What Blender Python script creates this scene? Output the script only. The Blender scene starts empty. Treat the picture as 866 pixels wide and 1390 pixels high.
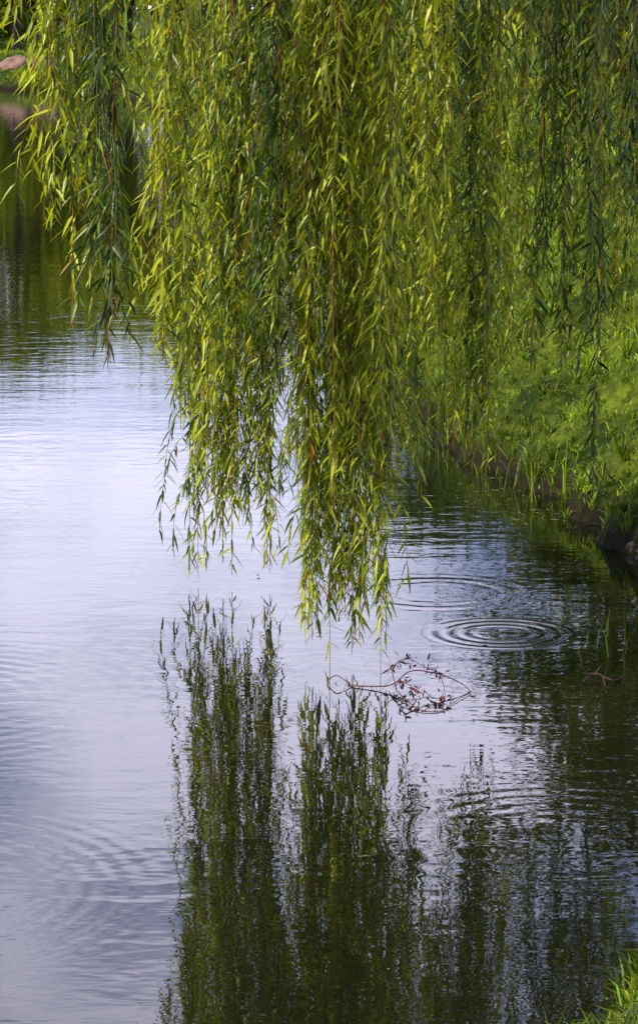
import bpy, math, random
import numpy as np
from mathutils import Vector
random.seed(7); rng=np.random.default_rng(11)
R=math.radians
scene=bpy.context.scene
scene.view_settings.view_transform='Standard'; scene.view_settings.look='None'; scene.view_settings.exposure=0

# ---------------------------------------------------------------- helpers
def link(o,parent=None):
    scene.collection.objects.link(o)
    if parent: o.parent=parent
    return o
def empty(name):
    e=bpy.data.objects.new(name,None); return link(e)
def mesh_np(name,verts,face_loops,face_sizes,mat,col=None,parent=None,smooth=False):
    me=bpy.data.meshes.new(name)
    verts=np.ascontiguousarray(verts,dtype=np.float32)
    nl=len(face_loops); nf=len(face_sizes)
    me.vertices.add(len(verts)); me.vertices.foreach_set('co',verts.ravel())
    me.loops.add(nl); me.loops.foreach_set('vertex_index',np.asarray(face_loops,dtype=np.int32))
    me.polygons.add(nf)
    st=np.concatenate([[0],np.cumsum(face_sizes)[:-1]]).astype(np.int32)
    me.polygons.foreach_set('loop_start',st)
    me.update(calc_edges=True)
    if col is not None:
        a=me.color_attributes.new('Col','FLOAT_COLOR','POINT')
        c=np.ones((len(verts),4),dtype=np.float32); c[:,:3]=col
        a.data.foreach_set('color',c.ravel())
    if smooth: me.polygons.foreach_set('use_smooth',np.ones(nf,dtype=bool))
    me.validate()
    me.materials.append(mat)
    o=bpy.data.objects.new(name,me)
    return link(o,parent)
def norm(a): return a/np.maximum(np.linalg.norm(a,axis=-1,keepdims=True),1e-9)

def leaves_mesh(name,P,D,N,L,W,curl,col,mat,parent=None):
    """lance-shaped leaves, 8 verts / 6 faces each, folded along the midrib"""
    n=len(P); D=norm(D); N=norm(N-(N*D).sum(1,keepdims=True)*D); S=np.cross(D,N)
    V=np.zeros((n,8,3))
    def pos(t): 
        p=P+D*(t*L)[:,None]+N*(curl*L*t*t)[:,None]
        p[:,2]-=0.12*L*t*t
        return p
    V[:,0]=pos(0.0)
    for k,(t,w) in enumerate([(.26,1.0),(.6,.8)]):
        c=pos(t); h=(W*w*.5)[:,None]
        V[:,1+3*k]=c-S*h+N*h*.35; V[:,2+3*k]=c; V[:,3+3*k]=c+S*h+N*h*.35
    V[:,7]=pos(1.0)
    F=[0,2,1, 0,3,2, 1,2,5,4, 2,3,6,5, 4,5,7, 5,6,7]; sz=[3,3,4,4,3,3]
    loops=(np.array(F)[None]+8*np.arange(n)[:,None]).ravel()
    sizes=np.tile(sz,n)
    return mesh_np(name,V.reshape(-1,3),loops,sizes,mat,np.repeat(col,8,axis=0),parent)
def diamonds_mesh(name,P,D,N,L,W,col,mat,parent=None):
    n=len(P); D=norm(D); N=norm(N-(N*D).sum(1,keepdims=True)*D); S=np.cross(D,N)
    V=np.stack([P,P+D*(L*.45)[:,None]+S*(W*.5)[:,None],P+D*L[:,None],P+D*(L*.45)[:,None]-S*(W*.5)[:,None]],1)
    loops=np.arange(4*n); return mesh_np(name,V.reshape(-1,3),loops,np.full(n,4),mat,np.repeat(col,4,axis=0),parent)
def blades_mesh(name,P,H,W,lean,col,mat,parent=None):
    n=len(P); az=rng.uniform(0,2*np.pi,n); S=np.stack([np.cos(az),np.sin(az),0*az],1)
    la=rng.uniform(0,2*np.pi,n); Ln=np.stack([np.cos(la),np.sin(la),0*la],1)*(lean*H)[:,None]
    Z=np.array([0,0,1.0])
    V=np.stack([P-S*(W*.5)[:,None],P+S*(W*.5)[:,None],
        P+Ln*.35+Z*(H*.6)[:,None]+S*(W*.4)[:,None],P+Ln*.35+Z*(H*.6)[:,None]-S*(W*.4)[:,None],
        P+Ln+Z*(H*(1-.35*lean))[:,None]],1)
    F=[0,1,2,3,3,2,4]; loops=(np.array(F)[None]+5*np.arange(n)[:,None]).ravel()
    return mesh_np(name,V.reshape(-1,3),loops,np.tile([4,3],n),mat,np.repeat(col,5,axis=0),parent)
def tubes_mesh(name,paths,mat,sides=5,parent=None,col=None):
    VV=[];FF=[];CC=[];off=0
    for pi,(p,r) in enumerate(paths):
        p=np.asarray(p,float); r=np.asarray(r,float); k=len(p)
        T=norm(np.gradient(p,axis=0)); ref=np.array([0.31,.95,.05])
        A=norm(np.cross(T,ref)); B=np.cross(T,A)
        ang=np.arange(sides)*2*np.pi/sides
        ring=p[:,None]+r[:,None,None]*(A[:,None]*np.cos(ang)[None,:,None]+B[:,None]*np.sin(ang)[None,:,None])
        VV.append(ring.reshape(-1,3))
        i=np.arange(k-1)[:,None]*sides; j=np.arange(sides)[None]; j2=(j+1)%sides
        f=np.stack([i+j,i+j2,i+sides+j2,i+sides+j],-1).reshape(-1,4)+off
        FF.append(f); off+=k*sides
        if col is not None: CC.append(np.repeat(np.asarray(col[pi])[None],k*sides,axis=0))
    V=np.concatenate(VV);F=np.concatenate(FF)
    return mesh_np(name,V,F.ravel(),np.full(len(F),4),mat,np.concatenate(CC) if col is not None else None,parent,True)

# ---------------------------------------------------------------- materials
def newmat(name):
    m=bpy.data.materials.new(name); m.use_nodes=True; nt=m.node_tree
    for n in list(nt.nodes): nt.nodes.remove(n)
    out=nt.nodes.new('ShaderNodeOutputMaterial'); return m,nt,out
def foliage_mat(name,rough=.45,transl=.4,tcol=(1.5,1.45,.6),spec=.4):
    m,nt,out=newmat(name); N=nt.nodes; Lk=nt.links
    at=N.new('ShaderNodeAttribute'); at.attribute_name='Col'
    p=N.new('ShaderNodeBsdfPrincipled'); p.inputs['Roughness'].default_value=rough
    p.inputs['Specular IOR Level'].default_value=spec
    tr=N.new('ShaderNodeBsdfTranslucent')
    mul=N.new('ShaderNodeMix'); mul.data_type='RGBA'; mul.blend_type='MULTIPLY'; mul.inputs[0].default_value=1
    mul.inputs[7].default_value=(*tcol,1)
    Lk.new(at.outputs['Color'],mul.inputs[6]); Lk.new(at.outputs['Color'],p.inputs['Base Color'])
    Lk.new(mul.outputs[2],tr.inputs['Color'])
    mx=N.new('ShaderNodeMixShader'); mx.inputs[0].default_value=transl
    Lk.new(p.outputs[0],mx.inputs[1]); Lk.new(tr.outputs[0],mx.inputs[2]); Lk.new(mx.outputs[0],out.inputs[0])
    return m
M_willow=foliage_mat('willow_leaf',.38,.33,(1.8,1.65,.4),.45)
M_tree=foliage_mat('tree_leaf',.55,.35,(1.5,1.4,.6),.2)
M_grass=foliage_mat('grass_blade',.5,.30,(1.6,1.5,.4),.25)
def attr_mat(name,rough=.7):
    m,nt,out=newmat(name); at=nt.nodes.new('ShaderNodeAttribute'); at.attribute_name='Col'
    p=nt.nodes.new('ShaderNodeBsdfPrincipled'); p.inputs['Roughness'].default_value=rough
    nt.links.new(at.outputs['Color'],p.inputs['Base Color']); nt.links.new(p.outputs[0],out.inputs[0]); return m
M_twig=attr_mat('twig_bark',.6)
def noise_mat(name,c1,c2,scale,rough=.9,bump=.3,stretch=(1,1,1)):
    m,nt,out=newmat(name);N=nt.nodes;Lk=nt.links
    tc=N.new('ShaderNodeTexCoord'); mp=N.new('ShaderNodeMapping'); mp.inputs['Scale'].default_value=stretch
    nz=N.new('ShaderNodeTexNoise'); nz.inputs['Scale'].default_value=scale; nz.inputs['Detail'].default_value=8
    rp=N.new('ShaderNodeValToRGB'); rp.color_ramp.elements[0].color=(*c1,1); rp.color_ramp.elements[1].color=(*c2,1)
    rp.color_ramp.elements[0].position=.35; rp.color_ramp.elements[1].position=.65
    p=N.new('ShaderNodeBsdfPrincipled'); p.inputs['Roughness'].default_value=rough
    b=N.new('ShaderNodeBump'); b.inputs['Strength'].default_value=bump; b.inputs['Distance'].default_value=.05
    Lk.new(tc.outputs['Object'],mp.inputs[0]); Lk.new(mp.outputs[0],nz.inputs[0]); Lk.new(nz.outputs[0],rp.inputs[0])
    Lk.new(rp.outputs[0],p.inputs['Base Color']); Lk.new(nz.outputs[0],b.inputs['Height']); Lk.new(b.outputs[0],p.inputs['Normal'])
    Lk.new(p.outputs[0],out.inputs[0]); return m
M_bark=noise_mat('bark',(.035,.025,.018),(.12,.09,.065),9,.9,.8,(1,1,.2))
M_rock=noise_mat('boulder_stone',(.12,.06,.045),(.32,.18,.13),2.5,.9,.8)
M_darkrock=noise_mat('shore_stone',(.015,.013,.011),(.06,.052,.045),14,.8,.5)

# ground
m,nt,out=newmat('ground_grass'); N=nt.nodes; Lk=nt.links
geo=N.new('ShaderNodeNewGeometry'); sep=N.new('ShaderNodeSeparateXYZ'); Lk.new(geo.outputs['Position'],sep.inputs[0])
n1=N.new('ShaderNodeTexNoise'); n1.inputs['Scale'].default_value=1.6; n1.inputs['Detail'].default_value=9; n1.inputs['Roughness'].default_value=.65
n2=N.new('ShaderNodeTexNoise'); n2.inputs['Scale'].default_value=22; n2.inputs['Detail'].default_value=6
Lk.new(geo.outputs['Position'],n1.inputs[0]); Lk.new(geo.outputs['Position'],n2.inputs[0])
rp=N.new('ShaderNodeValToRGB'); e=rp.color_ramp.elements; e[0].position=.40; e[0].color=(.030,.055,.008,1); e[1].position=.62; e[1].color=(.16,.20,.014,1)
Lk.new(n1.outputs[0],rp.inputs[0])
mx=N.new('ShaderNodeMix'); mx.data_type='RGBA'; mx.blend_type='MULTIPLY'; mx.inputs[0].default_value=.8
rp2=N.new('ShaderNodeValToRGB'); rp2.color_ramp.elements[0].position=.3; rp2.color_ramp.elements[0].color=(.3,.3,.3,1); rp2.color_ramp.elements[1].position=.65
Lk.new(n2.outputs[0],rp2.inputs[0]); Lk.new(rp.outputs[0],mx.inputs[6]); Lk.new(rp2.outputs[0],mx.inputs[7])
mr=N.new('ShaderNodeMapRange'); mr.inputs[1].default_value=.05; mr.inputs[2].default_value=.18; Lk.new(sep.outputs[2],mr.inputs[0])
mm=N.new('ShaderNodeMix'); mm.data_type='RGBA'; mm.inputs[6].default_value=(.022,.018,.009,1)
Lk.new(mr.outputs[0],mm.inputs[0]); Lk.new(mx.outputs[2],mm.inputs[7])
p=N.new('ShaderNodeBsdfPrincipled'); p.inputs['Roughness'].default_value=.95; p.inputs['Specular IOR Level'].default_value=.1
b=N.new('ShaderNodeBump'); b.inputs['Strength'].default_value=.8; b.inputs['Distance'].default_value=.08
Lk.new(n2.outputs[0],b.inputs['Height']); Lk.new(b.outputs[0],p.inputs['Normal'])
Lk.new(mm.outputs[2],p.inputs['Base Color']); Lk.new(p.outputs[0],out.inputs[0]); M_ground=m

# water
m,nt,out=newmat('lake_water'); N=nt.nodes; Lk=nt.links
geo=N.new('ShaderNodeNewGeometry')
def math_(op,a,b=None,c=None):
    n=N.new('ShaderNodeMath'); n.operation=op
    for i,v in enumerate([a,b,c]):
        if v is None: continue
        if isinstance(v,(int,float)): n.inputs[i].default_value=v
        else: Lk.new(v,n.inputs[i])
    return n.outputs[0]
def wnoise(scale,sx,sy,rot,amp,det=3,rough=.5,dist=0.0):
    mp=N.new('ShaderNodeMapping'); mp.inputs['Scale'].default_value=(sx,sy,1); mp.inputs['Rotation'].default_value=(0,0,R(rot))
    Lk.new(geo.outputs['Position'],mp.inputs[0])
    nz=N.new('ShaderNodeTexNoise'); nz.inputs['Scale'].default_value=scale; nz.inputs['Detail'].default_value=det; nz.inputs['Roughness'].default_value=rough
    nz.inputs['Distortion'].default_value=dist
    Lk.new(mp.outputs[0],nz.inputs[0]); return math_('MULTIPLY',nz.outputs[0],amp)
h=wnoise(1.3,.55,1.0,12,.0024,2,.45)
h=math_('ADD',h,wnoise(9.0,.5,1.0,-14,.00095,2,.5,.4))
h=math_('ADD',h,wnoise(28.0,.55,1.0,20,.00018,1,.5))
def ring(cx,cy,lam,r0,r1,amp):
    mp=N.new('ShaderNodeVectorMath'); mp.operation='DISTANCE'; Lk.new(geo.outputs['Position'],mp.inputs[0]); mp.inputs[1].default_value=(cx,cy,0)
    r=mp.outputs['Value']
    s=math_('SINE',math_('MULTIPLY',r,2*math.pi/lam))
    a=N.new('ShaderNodeMapRange'); a.interpolation_type='SMOOTHSTEP'; a.inputs[1].default_value=r0-.3*(r1-r0); a.inputs[2].default_value=r0+.3*(r1-r0); Lk.new(r,a.inputs[0])
    c=N.new('ShaderNodeMapRange'); c.interpolation_type='SMOOTHSTEP'; c.inputs[1].default_value=r1; c.inputs[2].default_value=r1-.35*(r1-r0); Lk.new(r,c.inputs[0])
    return math_('MULTIPLY',math_('MULTIPLY',s,amp),math_('MULTIPLY',a.outputs[0],c.outputs[0]))
for args in [(.64,10.28,.058,.10,.30,.00046),(.44,11.0,.085,.15,.42,.00022),(-1.2,7.2,.065,.3,.95,.00011),(.65,7.7,.08,.25,.6,.00012),(-1.3,9.3,.08,.3,1.1,.00008),(.05,9.7,.08,.02,.35,.00014)]:
    h=math_('ADD',h,ring(*args))
b=N.new('ShaderNodeBump'); b.inputs['Strength'].default_value=1; b.inputs['Distance'].default_value=1.0; Lk.new(h,b.inputs['Height'])
p=N.new('ShaderNodeBsdfPrincipled'); p.inputs['Base Color'].default_value=(.007,.008,.003,1); p.inputs['Roughness'].default_value=.015
p.inputs['IOR'].default_value=1.42
Lk.new(b.outputs[0],p.inputs['Normal']); Lk.new(p.outputs[0],out.inputs[0]); M_water=m

# ---------------------------------------------------------------- terrain
shore=np.array([(-40,2),(-6,3.5),(-1,4.6),(.3,5.6),(.60,6.1),(.74,6.6),(1.0,7.15),(1.5,8.2),(1.6,9.5),(1.46,11),(1.30,11.8),(1.12,12.6),(.93,13.5),(.72,14.4),(.55,15.6),(.42,18),(.3,24),(.1,30),(-1.0,42),(-1.9,52),(-4,66),(-6,74),(-12,77),(-30,84),(-60,80),(-80,50),(-80,10)],float)
def sdf(x,y):
    P=np.stack([x,y],-1); d=np.full(x.shape,1e9); inside=np.zeros(x.shape,bool)
    n=len(shore)
    for i in range(n):
        a=shore[i]; b_=shore[(i+1)%n]; e=b_-a; w=P-a
        t=np.clip((w@e)/(e@e),0,1); d=np.minimum(d,np.linalg.norm(w-t[...,None]*e,axis=-1))
        c=((a[1]<=y)!=(b_[1]<=y))
        with np.errstate(divide='ignore',invalid='ignore'):
            xi=a[0]+(y-a[1])*e[0]/(e[1] if e[1]!=0 else 1e-9)
        inside^=(c&(x<xi))
    return np.where(inside,-d,d)
def ss(v,a,b): t=np.clip((v-a)/(b-a),0,1); return t*t*(3-2*t)
def hgt(x,y):
    wob=.06*np.sin(x*5.1+y*3.3)+.05*np.sin(y*7.7-x*2.1)+.03*np.sin(x*17+y*13)
    d=sdf(x,y)+wob*ss(y,8,12)*(1-ss(y,30,40))
    hm=.6+1.0*ss(x,-8,0)*ss(y,7,11)
    step=.03+.08*ss(y,8,10)
    land=step*ss(d,0,.08)+hm*(1-np.exp(-np.maximum(d-.05,0)/2.3))*np.where(y<9,.6,1)
    land=land+.04*np.sin(x*1.9+1)*np.sin(y*1.3)*ss(d,.2,1)+.04*np.sin(x*9+2*np.sin(y*6))*ss(d,.1,.5)
    return np.where(d>0,land,np.maximum(d*.5,-.6)-.01), d
def axis(parts):
    out=[]
    for a,b_,s in parts: out+=list(np.arange(a,b_,s))
    out.append(parts[-1][1]); return np.array(out)
xs=axis([(-400,-80,20),(-80,-14,3),(-14,-2,.5),(-2,5,.05),(5,14,.4),(14,80,4),(80,400,20)])
ys=axis([(-60,2,3),(2,9,.08),(9,20,.06),(20,40,.3),(40,100,1),(100,500,20)])
X,Y=np.meshgrid(xs,ys); Z,_=hgt(X,Y)
nx,ny=len(xs),len(ys); V=np.stack([X,Y,Z],-1).reshape(-1,3)
i=np.arange(ny-1)[:,None]*nx+np.arange(nx-1)[None]
F=np.stack([i,i+1,i+nx+1,i+nx],-1).reshape(-1,4)
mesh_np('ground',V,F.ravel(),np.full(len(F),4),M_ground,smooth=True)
mesh_np('water',[(-82,0,0),(3,0,0),(3,88,0),(-82,88,0)],[0,1,2,3],[4],M_water)

# ---------------------------------------------------------------- grass
def clumpf(x,y):
    return .5+.25*np.sin(x*1.7+np.sin(y*1.1)*2)*np.sin(y*.9+x*.6)+.25*np.sin(x*6.1+2*np.sin(y*3.7))*np.sin(y*5.3+1.5*np.sin(x*4.1))
def grass_col(n,x,y,base=(.25,.31,.016)):
    v=clumpf(x,y)
    c=np.array(base)[None]*(.18+1.15*v[:,None])*rng.uniform(.35,1.55,(n,1))
    c[:,0]*=rng.uniform(.6,1.1,n)
    dry=rng.random(n)<.05; c[dry]=np.array([.34,.28,.09])*rng.uniform(.6,1.1,(dry.sum(),1))
    return c
def scatter(n,x0,x1,y0,y1,dmin,dmax=1e9):
    x=rng.uniform(x0,x1,n); y=rng.uniform(y0,y1,n); z,d=hgt(x,y); k=(d>dmin)&(d<dmax); return x[k],y[k],z[k],d[k]
gx,gy,gz,gd=[np.concatenate(a) for a in zip(scatter(90000,.3,3.2,11,19,.02),scatter(34000,0,5,19,32,.05),scatter(22000,-.2,2.4,4.5,9.5,.02),scatter(9000,.5,1.9,10.8,16,.03,.18),scatter(12000,.4,1.5,5.6,8,-.02,.2))]
n=len(gx)
# gather blades into tufts so light and shadow break the slope up
tuft=(gy>9)&(gy<19)&(rng.random(n)<.75)
cell=.085; jx=np.floor(gx/cell); jy=np.floor(gy/(cell*1.3))
def hsh(a,b,s): v=np.sin(a*127.1+b*311.7+s)*43758.5453; return v-np.floor(v)
cxg=(jx+.2+.6*hsh(jx,jy,1.3))*cell; cyg=(jy+.2+.6*hsh(jx,jy,5.1))*cell*1.3
gx=np.where(tuft,gx+(cxg-gx)*.6,gx); gy=np.where(tuft,gy+(cyg-gy)*.6,gy)
gz,gd=hgt(gx,gy); ok=gd>-.02; gx,gy,gz,gd,tuft,jx,jy=[a[ok] for a in (gx,gy,gz,gd,tuft,jx,jy)]; n=len(gx)
th_=.5+1.1*hsh(jx,jy,9.7)**2
cf=clumpf(gx*1.7+3,gy*1.6)
H=rng.uniform(.025,.065,n)*(.6+1.2*ss(cf,.4,.9))*th_*(1+1.0*(rng.random(n)<.05)); H=np.where((gd<.25)&(gy>9),H*1.4,H); H=np.where((gy<9.6),H*1.1,H)
W=np.where(gy>19,.014,.0075)*rng.uniform(.7,1.3,n)
gc=grass_col(n,gx,gy)*(.7+.6*hsh(jx,jy,3.3))[:,None]
blades_mesh('bank_grass',np.stack([gx,gy,gz-.005],1),H,W,rng.uniform(.3,1.2,n),gc,M_grass)
tx,ty,tz,td=[np.concatenate(a) for a in zip(scatter(1200,.3,1.1,13,16,-.22,.12),scatter(6000,.1,1.0,15,26,-.30,.15))]
n=len(tx)
cl=.5+.5*np.sin(tx*11+ty*5)*np.sin(ty*4.3); k=rng.random(n)<(cl*.8); tx,ty,tz,td=tx[k],ty[k],tz[k],td[k]; n=len(tx)
blades_mesh('shore_reeds',np.stack([tx,ty,np.maximum(tz,-.05)],1),rng.uniform(.10,.28,n),rng.uniform(.004,.007,n),rng.uniform(.05,.6,n),grass_col(n,tx,ty,(.22,.27,.02)),M_grass)
sp=np.array([(.93,10.05),(.95,10.1),(1.0,10.3),(1.03,9.95),(1.06,10.2),(1.08,10.45),(.90,9.8),(1.0,9.7),(1.1,9.9),(1.12,10.3),(.86,10.5),(1.16,10.0),(1.05,10.1),(1.02,10.2),(.97,9.9)])
n=len(sp); sp=sp+rng.normal(0,.015,(n,2))
blades_mesh('water_grass',np.c_[sp,np.full(n,-.02)],rng.uniform(.06,.17,n),np.full(n,.0045),rng.uniform(.1,.6,n),np.array([.23,.31,.03])[None]*rng.uniform(.7,1.2,(n,1)),M_grass)
fx,fy,fz,fd=scatter(26000,-30,4,72,100,.1); n=len(fx)
blades_mesh('lawn_tufts',np.stack([fx,fy,fz],1),rng.uniform(.05,.12,n),rng.uniform(.05,.1,n),rng.uniform(.2,.8,n),grass_col(n,fx*.3,fy*.3,(.30,.38,.02)),M_grass)

# ---------------------------------------------------------------- rocks
def rock(name,loc,scale,mat,seed):
    import bmesh
    bm=bmesh.new(); bmesh.ops.create_icosphere(bm,subdivisions=4,radius=1)
    r=random.Random(seed); ph=[r.uniform(0,6) for _ in range(6)]
    for v in bm.verts:
        c=v.co; f=1+.13*math.sin(2.3*c.x+ph[0])*math.sin(2.1*c.y+ph[1])+.08*math.sin(5*c.x+4*c.z+ph[2])+.04*math.sin(9*c.y+7*c.z+ph[3])
        v.co=Vector((c.x*f*scale[0],c.y*f*scale[1],c.z*f*scale[2]))
    me=bpy.data.meshes.new(name); bm.to_mesh(me); bm.free()
    for q in me.polygons: q.use_smooth=True
    me.materials.append(mat); o=bpy.data.objects.new(name,me); o.location=loc; o.rotation_euler=(0,0,r.uniform(0,6)); link(o)
rock('boulder',(-7.75,77.4,.50),(.50,.45,.30),M_rock,1)
rock('boulder',(-7.0,77.6,.50),(.42,.40,.29),M_rock,2)
rock('boulder',(-8.4,78.0,.45),(.28,.3,.20),M_rock,3)
rr=random.Random(5)
for k in range(8):
    y=11.1+k*.11+rr.uniform(-.05,.05); x=np.interp(y,[11,11.8,12.6,13.5],[1.46,1.30,1.12,.93])+rr.uniform(-.02,.07)
    s=rr.uniform(.02,.05); rock('shore_stone',(x,y,rr.uniform(0,.02)),(s*1.4,s,s*.7),M_darkrock,20+k)

# ---------------------------------------------------------------- willow
willow=empty('willow_tree')
tz0=float(hgt(np.array([3.7]),np.array([14.0]))[0][0])
paths=[]
tp=np.array([(3.7,14.0,tz0-.3),(3.66,13.95,tz0+.3),(3.5,13.8,tz0+1.3),(3.2,13.5,tz0+2.2),(2.9,13.2,tz0+3.0)])
paths.append((tp,[.42,.33,.28,.24,.18]))
fork=np.array([2.9,13.2,tz0+2.95]); fork2=np.array([3.5,13.8,tz0+1.25])
# (x, y, tip height, radius, strands)
clumps=[(-.81,9.0,1.85,.025,2),(-.81,9.0,1.48,.025,3),(-.74,9.0,1.22,.04,5),(-.64,8.95,1.10,.03,6),(-.61,9.1,1.42,.03,4),(-.69,9.2,1.60,.06,5),(-.74,9.3,1.72,.04,3),(-.55,9.2,1.84,.04,4),(-.46,9.5,1.87,.04,4),
(-.50,9.6,1.00,.03,3),(-.445,9.6,.82,.03,4),(-.41,10.8,.42,.04,4),
(-.46,11.2,.02,.03,6),(-.37,11.2,.18,.04,5),(-.336,11.2,.03,.03,7),(-.26,11.2,.22,.04,5),(-.19,11.2,.04,.025,6),(-.3,10.6,.9,.08,4),(-.15,10.7,.95,.08,5),
(-.10,9.8,.78,.04,4),(-.045,9.8,.07,.03,6),(.042,9.75,.0,.045,9),(.0,9.8,.20,.05,6),(.115,9.8,.05,.04,7),(.205,9.7,.0,.03,6),(.165,9.8,.24,.05,5),(.08,10.3,.8,.08,5),
(.30,10.5,.53,.04,5),(.36,10.3,.95,.06,5),(.44,10.5,.60,.04,5),(.545,10.5,.47,.035,5),(.60,10.5,.74,.04,4),
(.695,10.8,.93,.04,4),(.775,10.8,.87,.04,4),(.88,10.8,.86,.04,3),(.965,10.8,.95,.04,4),(.95,10.2,.50,.012,1),(.96,10.3,1.0,.03,2),
(1.09,10.6,.97,.04,3),(1.17,10.7,1.22,.05,4),(1.32,10.9,1.3,.07,4),(1.5,10.9,1.4,.1,4),(1.75,11.2,1.5,.15,4),(2.1,11.6,1.9,.2,4),(2.5,11.9,2.0,.2,4),(3.9,12.2,2.2,.3,5),(4.6,13.2,2.3,.3,5),(4.9,14.4,2.3,.3,5),(4.2,15.4,2.3,.3,5)]
for k in range(13):
    clumps.append((-.38+k*.13+rng.uniform(-.05,.05),rng.uniform(11.0,12.2),rng.uniform(1.15,1.75),.08,6))
LP=[];LD=[];LN=[];LL=[];LW=[];LC=[];LCol=[]
tw=[];twc=[]
g1=np.array([.12,.19,.009]); g2=np.array([.46,.50,.018]); g3=np.array([.018,.050,.007])
def add_leaves(pts,tang,scale,tint,spread=1.0):
    n=len(pts)
    if n==0: return
    ph=np.arange(n)*2.4+rng.uniform(0,6.28)+rng.normal(0,.5,n)
    th=np.radians(rng.uniform(12,68,n))*spread
    d=np.stack([np.sin(th)*np.cos(ph),np.sin(th)*np.sin(ph),-np.cos(th)],1)
    d=norm(d+ .5*(tang-np.array([0,0,-1])) + np.array([-.07,0,0]))
    nn=np.stack([np.cos(ph),np.sin(ph),np.full(n,.75)],1)+rng.normal(0,.45,(n,3))
    L=rng.uniform(.045,.10,n)*scale
    W=L*rng.uniform(.11,.16,n)
    mixv=np.clip(rng.normal(tint,.28,n),0,1)[:,None]
    c=np.where(mixv<.5,g3+(g1-g3)*mixv*2,g1+(g2-g1)*(mixv*2-1))*rng.uniform(.8,1.2,(n,1))
    dead=rng.random(n)<.006; c[dead]=(.36,.18,.03)
    LP.append(pts);LD.append(d);LN.append(nn);LL.append(L);LW.append(W);LC.append(rng.normal(-.05,.12,n));LCol.append(c)
def resample(p,step):
    seg=np.linalg.norm(np.diff(p,axis=0),axis=1); s=np.r_[0,np.cumsum(seg)]
    t=np.arange(0,s[-1],step); t=t+rng.uniform(-.3,.3,len(t))*step; t=np.clip(t,0,s[-1])
    return np.stack([np.interp(t,s,p[:,i]) for i in range(3)],1)
def strand(S,T,lead,ctint):
    L=S[2]-T[2]; k=max(8,int(L/.06)); t=np.linspace(0,1,k)
    ease=1-np.exp(-t*L/.35); ease/=ease[-1]
    p=np.zeros((k,3)); p[:,0]=S[0]+(T[0]-S[0])*ease; p[:,1]=S[1]+(T[1]-S[1])*ease
    p[:,2]=S[2]-L*t+.08*np.sin(np.pi*np.minimum(t*4,1))
    a,b_=rng.uniform(0,6.28,2); amp=rng.uniform(.015,.05)
    env=np.sin(np.pi*np.minimum(t*1.1,1))
    p[:,0]+=amp*np.sin(t*L*rng.uniform(1.5,4.2)+a)*env; p[:,1]+=amp*np.sin(t*L*2+b_)*env
    r=np.linspace(.0035,.0012,k)
    tw.append((p,r)); f=rng.random()
    twc.append((.42,.14,.03) if f<.25 or (lead and T[2]<.2) else ((.22,.15,.03) if f<.6 else (.12,.13,.025)))
    tint=np.clip(rng.normal(ctint,.20),.03,.97)
    bare=.02 if not lead else .04
    q=resample(p,.021)
    keep=(q[:,2]>T[2]+bare)&((q[:,2]<2.4)|(rng.random(len(q))<.15)); q=q[keep]
    tg=np.zeros_like(q); tg[:]=(0,0,-1)
    sc=np.clip(.6+(q[:,2]-T[2])*1.8,.6,1.0)
    add_leaves(q,tg,sc,tint)
    z=S[2]-rng.uniform(.1,.4)
    while z>T[2]+.12:
        i=min(k-1,int((S[2]-z)/L*(k-1))); o=p[i]
        bl=min(rng.uniform(.12,.42),(z-T[2])*.8)
        az=rng.uniform(0,6.28); out_=rng.uniform(.15,.48)*bl
        s=np.linspace(0,1,7); e=1-np.exp(-s*2.6)
        bp=np.stack([o[0]+np.cos(az)*out_*e,o[1]+np.sin(az)*out_*e,o[2]-bl*(s**1.25)],1)
        if bl>.05:
            tw.append((bp,np.linspace(.0016,.0008,7))); twc.append((.14,.14,.03) if rng.random()>.2 else (.32,.12,.03))
            qq=resample(bp,.020); ttg=np.zeros_like(qq); ttg[:,2]=-1; ttg[:,0]=.25*np.cos(az); ttg[:,1]=.25*np.sin(az)
            if z>2.5: qq=qq[::4]; ttg=ttg[::4]
            add_leaves(qq,ttg,.85,tint+.1)
        z-=rng.uniform(.10,.26)*(2.5 if z>2.5 else 1)
for ci,(cx,cy,tzp,rad,n) in enumerate(clumps):
    top=np.array([cx+.10+rng.normal(0,.05),cy+.35,rng.uniform(3.3,4.1)])
    f=fork if cx<3 else fork2
    t=np.linspace(0,1,12)[:,None]; mid=(f+top)/2+np.array([0,0,rng.uniform(.6,1.0)])+rng.normal(0,.12,3)
    bp=(1-t)**2*f+2*t*(1-t)*mid+t*t*top
    paths.append((bp,np.linspace(.04,.007,12)))
    ctint=rng.uniform(.15,.9) if cy<10.95 else rng.uniform(.0,.25)  # rear clumps tinted darker: shade of the inner curtain put into leaf colour
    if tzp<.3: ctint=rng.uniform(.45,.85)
    for s in range(n):
        a=rng.uniform(0,6.28); rr_=rad*math.sqrt(rng.random())*(1.0 if s else .15)
        sc=1+.9*(s>0)*rng.random()
        Tz=tzp if s==0 else tzp+rng.exponential(.28)+.025*s
        if s==1: Tz=tzp+rng.uniform(.02,.07)
        Tz=min(Tz,2.3)
        bb=bp[rng.integers(10,12)]
        T=np.array([cx+math.cos(a)*rr_*sc,cy+math.sin(a)*rr_*sc*1.5,Tz])
        strand(np.array([bb[0],bb[1],bb[2]]),T,s==0,ctint)
tubes_mesh('trunk_and_boughs',paths,M_bark,10,willow)
tubes_mesh('hanging_twigs',tw,M_twig,3,willow,twc)
P=np.concatenate(LP);D=np.concatenate(LD);Nn=np.concatenate(LN);L=np.concatenate(LL);W=np.concatenate(LW);C=np.concatenate(LC);Cl=np.concatenate(LCol)
tipz=P[:,2]+D[:,2]*L; k=tipz>0.0
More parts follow.
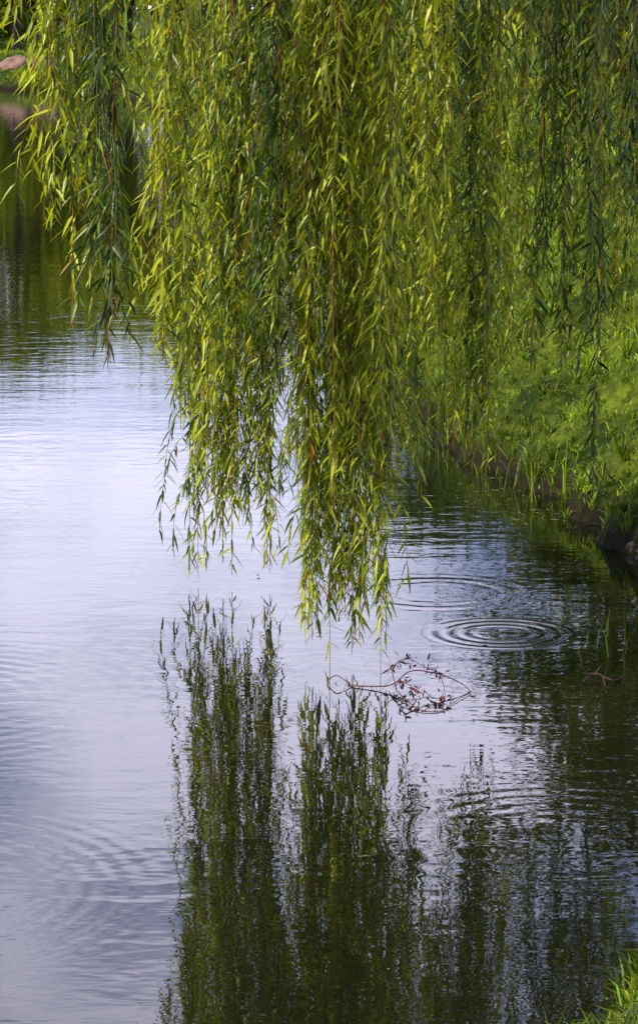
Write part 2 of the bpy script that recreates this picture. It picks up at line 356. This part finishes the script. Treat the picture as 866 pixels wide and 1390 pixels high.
P,D,Nn,L,W,C,Cl=[a[k] for a in (P,D,Nn,L,W,C,Cl)]
leaves_mesh('leaves',P,D,Nn,L,W,C,Cl,M_willow,willow)

# ---------------------------------------------------------------- background trees
def tree(name,x,y,h,cr,zlow,nl,lsize,col,seed,lean=0):
    rg=np.random.default_rng(seed); e=empty(name)
    z0=float(hgt(np.array([x]),np.array([y]))[0][0])
    tk=h*.015+.03; pts=np.array([(x,y,z0-.3),(x+.02*h*lean,y,z0+h*.2),(x+.05*h*lean,y,z0+h*.5),(x+.06*h*lean,y,z0+h*.85)])
    pa=[(pts,[tk*1.3,tk,tk*.7,tk*.15])]
    nc=46; cen=[]
    for i in range(nc):
        a=rg.uniform(0,6.28); zz=rg.uniform(0,1); prof=math.sin(math.pi*min(1,(zz*.85+.15)))**.6
        r=cr*prof*math.sqrt(rg.uniform(.15,1)); c=np.array([x+math.cos(a)*r,y+math.sin(a)*r,z0+zlow+(h-zlow)*zz]); cen.append(c)
        if i%3==0:
            b0=np.array([x+.03*h*lean,y,z0+max(zlow*.8,(c[2]-z0)*.55)]); m_=(b0+c)/2+np.array([0,0,.15*cr])
            pa.append((np.array([b0,m_,c]),[tk*.35,tk*.22,tk*.06]))
    tubes_mesh('trunk',pa,M_bark,8,e)
    cen=np.array(cen); idx=rg.integers(0,nc,nl); sig=cr*.17*rg.uniform(.7,1.3,nc)
    Pp=cen[idx]+rg.normal(0,1,(nl,3))*sig[idx][:,None]*np.array([1,1,.75])
    Pp[:,2]=np.maximum(Pp[:,2],z0+zlow*.6)
    Dd=rg.normal(0,1,(nl,3))+np.array([0,0,-.5]); Nv=rg.normal(0,1,(nl,3))+np.array([0,0,1.0])
    bright=rg.uniform(.65,1.4,nc)[idx][:,None]*rg.uniform(.7,1.3,(nl,1))
    Ll=rg.uniform(.7,1.3,nl)*lsize
    diamonds_mesh('crown',Pp,Dd,Nv,Ll,Ll*.55,np.array(col)[None]*bright,M_tree,e)
tree('broadleaf_tree',3.2,24,6.4,1.85,.3,17000,.125,(.09,.115,.015),1)
tree('broadleaf_tree',6.6,24,6.5,2.4,1.0,8000,.15,(.07,.11,.015),2)
tree('broadleaf_tree',3.6,36,6.6,1.9,.4,8000,.15,(.07,.11,.012),3)
tree('broadleaf_tree',6.8,42,8.5,3,.6,9000,.2,(.06,.10,.015),4)
tree('broadleaf_tree',2.2,52,5.5,2.2,.4,8000,.2,(.09,.13,.015),5)
tree('broadleaf_tree',10,31,9.5,3.3,1.5,9000,.2,(.06,.10,.015),6)
tree('shade_tree',-9.0,90,7.6,3.8,2.1,15000,.30,(.20,.24,.015),7,-.3)
tree('shade_tree',-16.5,91,7.4,3.8,1.5,9000,.32,(.15,.20,.015),8)
tree('shade_tree',-12.8,96,7.2,3.6,1.6,10000,.32,(.17,.22,.015),12)
tree('shade_tree',-6.0,95,7.2,3.4,1.6,11000,.32,(.20,.25,.015),11)
tree('shade_tree',-3.2,88,7.0,3.4,1.2,12000,.30,(.24,.28,.015),9)
tree('shade_tree',3.5,84,8.5,4,1.2,9000,.32,(.10,.14,.015),10)
n=60000; ntr=95; tcx=rng.uniform(-80,70,ntr); tcy=rng.uniform(108,128,ntr); th=rng.uniform(5.5,9.0,ntr)
ii=rng.integers(0,ntr,n); q=rng.normal(0,1,(n,3)); q=norm(q)*rng.random((n,1))**.4
Pp=np.stack([tcx[ii]+q[:,0]*3.4,tcy[ii]+q[:,1]*3,.6+th[ii]*.5+q[:,2]*th[ii]*.5],1)+rng.normal(0,.25,(n,3))
Pp[:,2]=np.maximum(Pp[:,2],.6)
Ll=rng.uniform(.35,.75,n); cc=np.array([.13,.18,.014])[None]*rng.uniform(.6,1.5,(ntr,1))[ii]*rng.uniform(.7,1.3,(n,1))
diamonds_mesh('distant_trees',Pp,rng.normal(0,1,(n,3)),rng.normal(0,1,(n,3))+np.array([0,0,1]),Ll,Ll*.7,cc,M_tree)

# ---------------------------------------------------------------- floating twig + debris
ft=empty('floating_twig')
def curve(pts,r0,r1,k=24):
    pts=np.array(pts,float); n=len(pts); t=np.linspace(0,n-1,k); outp=[]
    for tt in t:
        i=min(int(tt),n-2); f=tt-i; p0=pts[max(i-1,0)];p1=pts[i];p2=pts[i+1];p3=pts[min(i+2,n-1)]
        outp.append(.5*((2*p1)+(-p0+p2)*f+(2*p0-5*p1+4*p2-p3)*f*f+(-p0+3*p1-3*p2+p3)*f**3))
    return (np.array(outp),np.linspace(r0,r1,k))
red=(.16,.02,.015)
tws=[curve([(.10,9.45,.004),(.18,9.42,.008),(.24,9.40,.02),(.30,9.42,.06),(.40,9.42,.045),(.47,9.40,.015),(.49,9.38,-.004)],.0024,.0015),
 curve([(.25,9.38,.01),(.25,9.3,.02),(.31,9.12,.006),(.38,9.1,.002),(.42,9.2,.004),(.49,9.36,.004)],.002,.0012),
 curve([(.25,9.38,.01),(.24,9.5,.05),(.29,9.55,.07),(.36,9.5,.045)],.0018,.001),
 curve([(.35,9.5,.05),(.39,9.4,.05),(.40,9.25,.01),(.37,9.2,.002)],.0015,.001),
 curve([(.24,9.4,.01),(.27,9.3,.05),(.33,9.25,.02)],.0015,.001),
 curve([(.03,9.5,.01),(.06,9.48,.03),(.11,9.45,.0)],.002,.0015)]
tubes_mesh('stems',tws,M_twig,5,ft,[red]*len(tws))
n=120
pp=np.concatenate([t[0][6:] for t in tws[2:5]]); pp=pp[rng.integers(0,len(pp),n)]+rng.normal(0,.008,(n,3)); pp[:,2]=np.abs(pp[:,2])+.002
leaves_mesh('leaflets',pp,rng.normal(0,1,(n,3))+np.array([0,0,-.4]),rng.normal(0,1,(n,3)),rng.uniform(.012,.035,n),rng.uniform(.004,.008,n),np.zeros(n),np.tile((.12,.02,.015),(n,1))*rng.uniform(.5,1.4,(n,1)),M_grass,ft)
rt=empty('bank_root')
tubes_mesh('stems',[curve([(.86,9.5,.0),(.9,9.55,.02),(.96,9.5,.01),(1.0,9.6,.0)],.004,.002),curve([(.9,9.55,.01),(.93,9.62,.03),(.95,9.75,.0)],.003,.001),curve([(.93,9.45,.0),(.92,9.52,.025),(.88,9.6,.01)],.003,.001)],M_twig,5,rt,[(.06,.02,.012)]*3)
x=np.concatenate([rng.uniform(.6,1.15,90),rng.uniform(-.9,1.1,16),rng.normal(.62,.1,6)]); y=np.concatenate([rng.uniform(12.3,13.8,90),rng.uniform(7,12,16),rng.normal(10.9,.2,6)])
d=sdf(x,y); k=d<-.02; x,y=x[k],y[k]; n=len(x)
dd=np.stack([rng.normal(0,1,n),rng.normal(0,1,n),np.zeros(n)],1)
leaves_mesh('floating_leaves',np.stack([x,y,np.full(n,.006)],1),dd,np.tile((0,0,1.),(n,1)),rng.uniform(.015,.05,n),rng.uniform(.006,.012,n),np.full(n,.14),np.array([.30,.24,.08])[None]*rng.uniform(.4,1.2,(n,1)),M_grass)

# ---------------------------------------------------------------- light, sky, camera
sd=Vector((-.58,-.28,.76)).normalized(); el=math.asin(sd.z); az=math.atan2(sd.x,sd.y)
su=bpy.data.lights.new('sun','SUN'); su.energy=5.0; su.angle=R(.5); su.color=(1,.93,.74)
so=bpy.data.objects.new('sun',su); so.rotation_euler=sd.to_track_quat('Z','Y').to_euler(); so.location=(0,0,30); link(so)
w=bpy.data.worlds.new('World'); scene.world=w; w.use_nodes=True; nt=w.node_tree; N=nt.nodes; Lk=nt.links
bg=N['Background']; sky=N.new('ShaderNodeTexSky'); sky.sky_type='NISHITA'; sky.sun_disc=False; sky.sun_elevation=el; sky.sun_rotation=az%(2*math.pi)
sky.air_density=1.0; sky.dust_density=.5
tc=N.new('ShaderNodeTexCoord'); mp=N.new('ShaderNodeMapping'); mp.inputs['Scale'].default_value=(1,1,2.4); mp.inputs['Location'].default_value=(.3,.1,.0)
nz=N.new('ShaderNodeTexNoise'); nz.inputs['Scale'].default_value=7.0; nz.inputs['Detail'].default_value=5; nz.inputs['Roughness'].default_value=.5
rp=N.new('ShaderNodeValToRGB'); rp.color_ramp.elements[0].position=.40; rp.color_ramp.elements[1].position=.60
rp.color_ramp.elements[0].color=(.12,.12,.12,1); rp.color_ramp.elements[1].color=(.95,.95,.95,1)
sp_=N.new('ShaderNodeSeparateXYZ'); Lk.new(tc.outputs['Generated'],sp_.inputs[0])
mr=N.new('ShaderNodeMapRange'); mr.interpolation_type='SMOOTHSTEP'; mr.inputs[1].default_value=.46; mr.inputs[2].default_value=.32; Lk.new(sp_.outputs[2],mr.inputs[0])
mh=N.new('ShaderNodeMapRange'); mh.interpolation_type='SMOOTHSTEP'; mh.inputs[1].default_value=.20; mh.inputs[2].default_value=.08; mh.inputs[4].default_value=.60; Lk.new(sp_.outputs[2],mh.inputs[0])
mxx=N.new('ShaderNodeMath'); mxx.operation='MAXIMUM'; Lk.new(rp.outputs[0],mxx.inputs[0]); Lk.new(mh.outputs[0],mxx.inputs[1])
ml=N.new('ShaderNodeMath'); ml.operation='MULTIPLY'; Lk.new(mxx.outputs[0],ml.inputs[0]); Lk.new(mr.outputs[0],ml.inputs[1])
blue=N.new('ShaderNodeMix'); blue.data_type='RGBA'; blue.blend_type='MULTIPLY'; blue.inputs[0].default_value=1; blue.inputs[7].default_value=(.85,.92,1.35,1); Lk.new(sky.outputs[0],blue.inputs[6])
mx=N.new('ShaderNodeMix'); mx.data_type='RGBA'; mx.inputs[7].default_value=(16.6,16.3,20.8,1)
Lk.new(tc.outputs['Generated'],mp.inputs[0]); Lk.new(mp.outputs[0],nz.inputs[0]); Lk.new(nz.outputs[0],rp.inputs[0])
Lk.new(ml.outputs[0],mx.inputs[0]); Lk.new(blue.outputs[2],mx.inputs[6]); Lk.new(mx.outputs[2],bg.inputs[0]); bg.inputs[1].default_value=.135
cam=bpy.data.cameras.new('camera'); cam.sensor_fit='VERTICAL'; cam.sensor_height=24; cam.lens=12/math.tan(R(9.75)); cam.clip_end=2000; cam.clip_start=.1
co=bpy.data.objects.new('camera',cam); co.location=(0,0,2.2); co.rotation_euler=(R(90-9.75),0,0); link(co); scene.camera=co
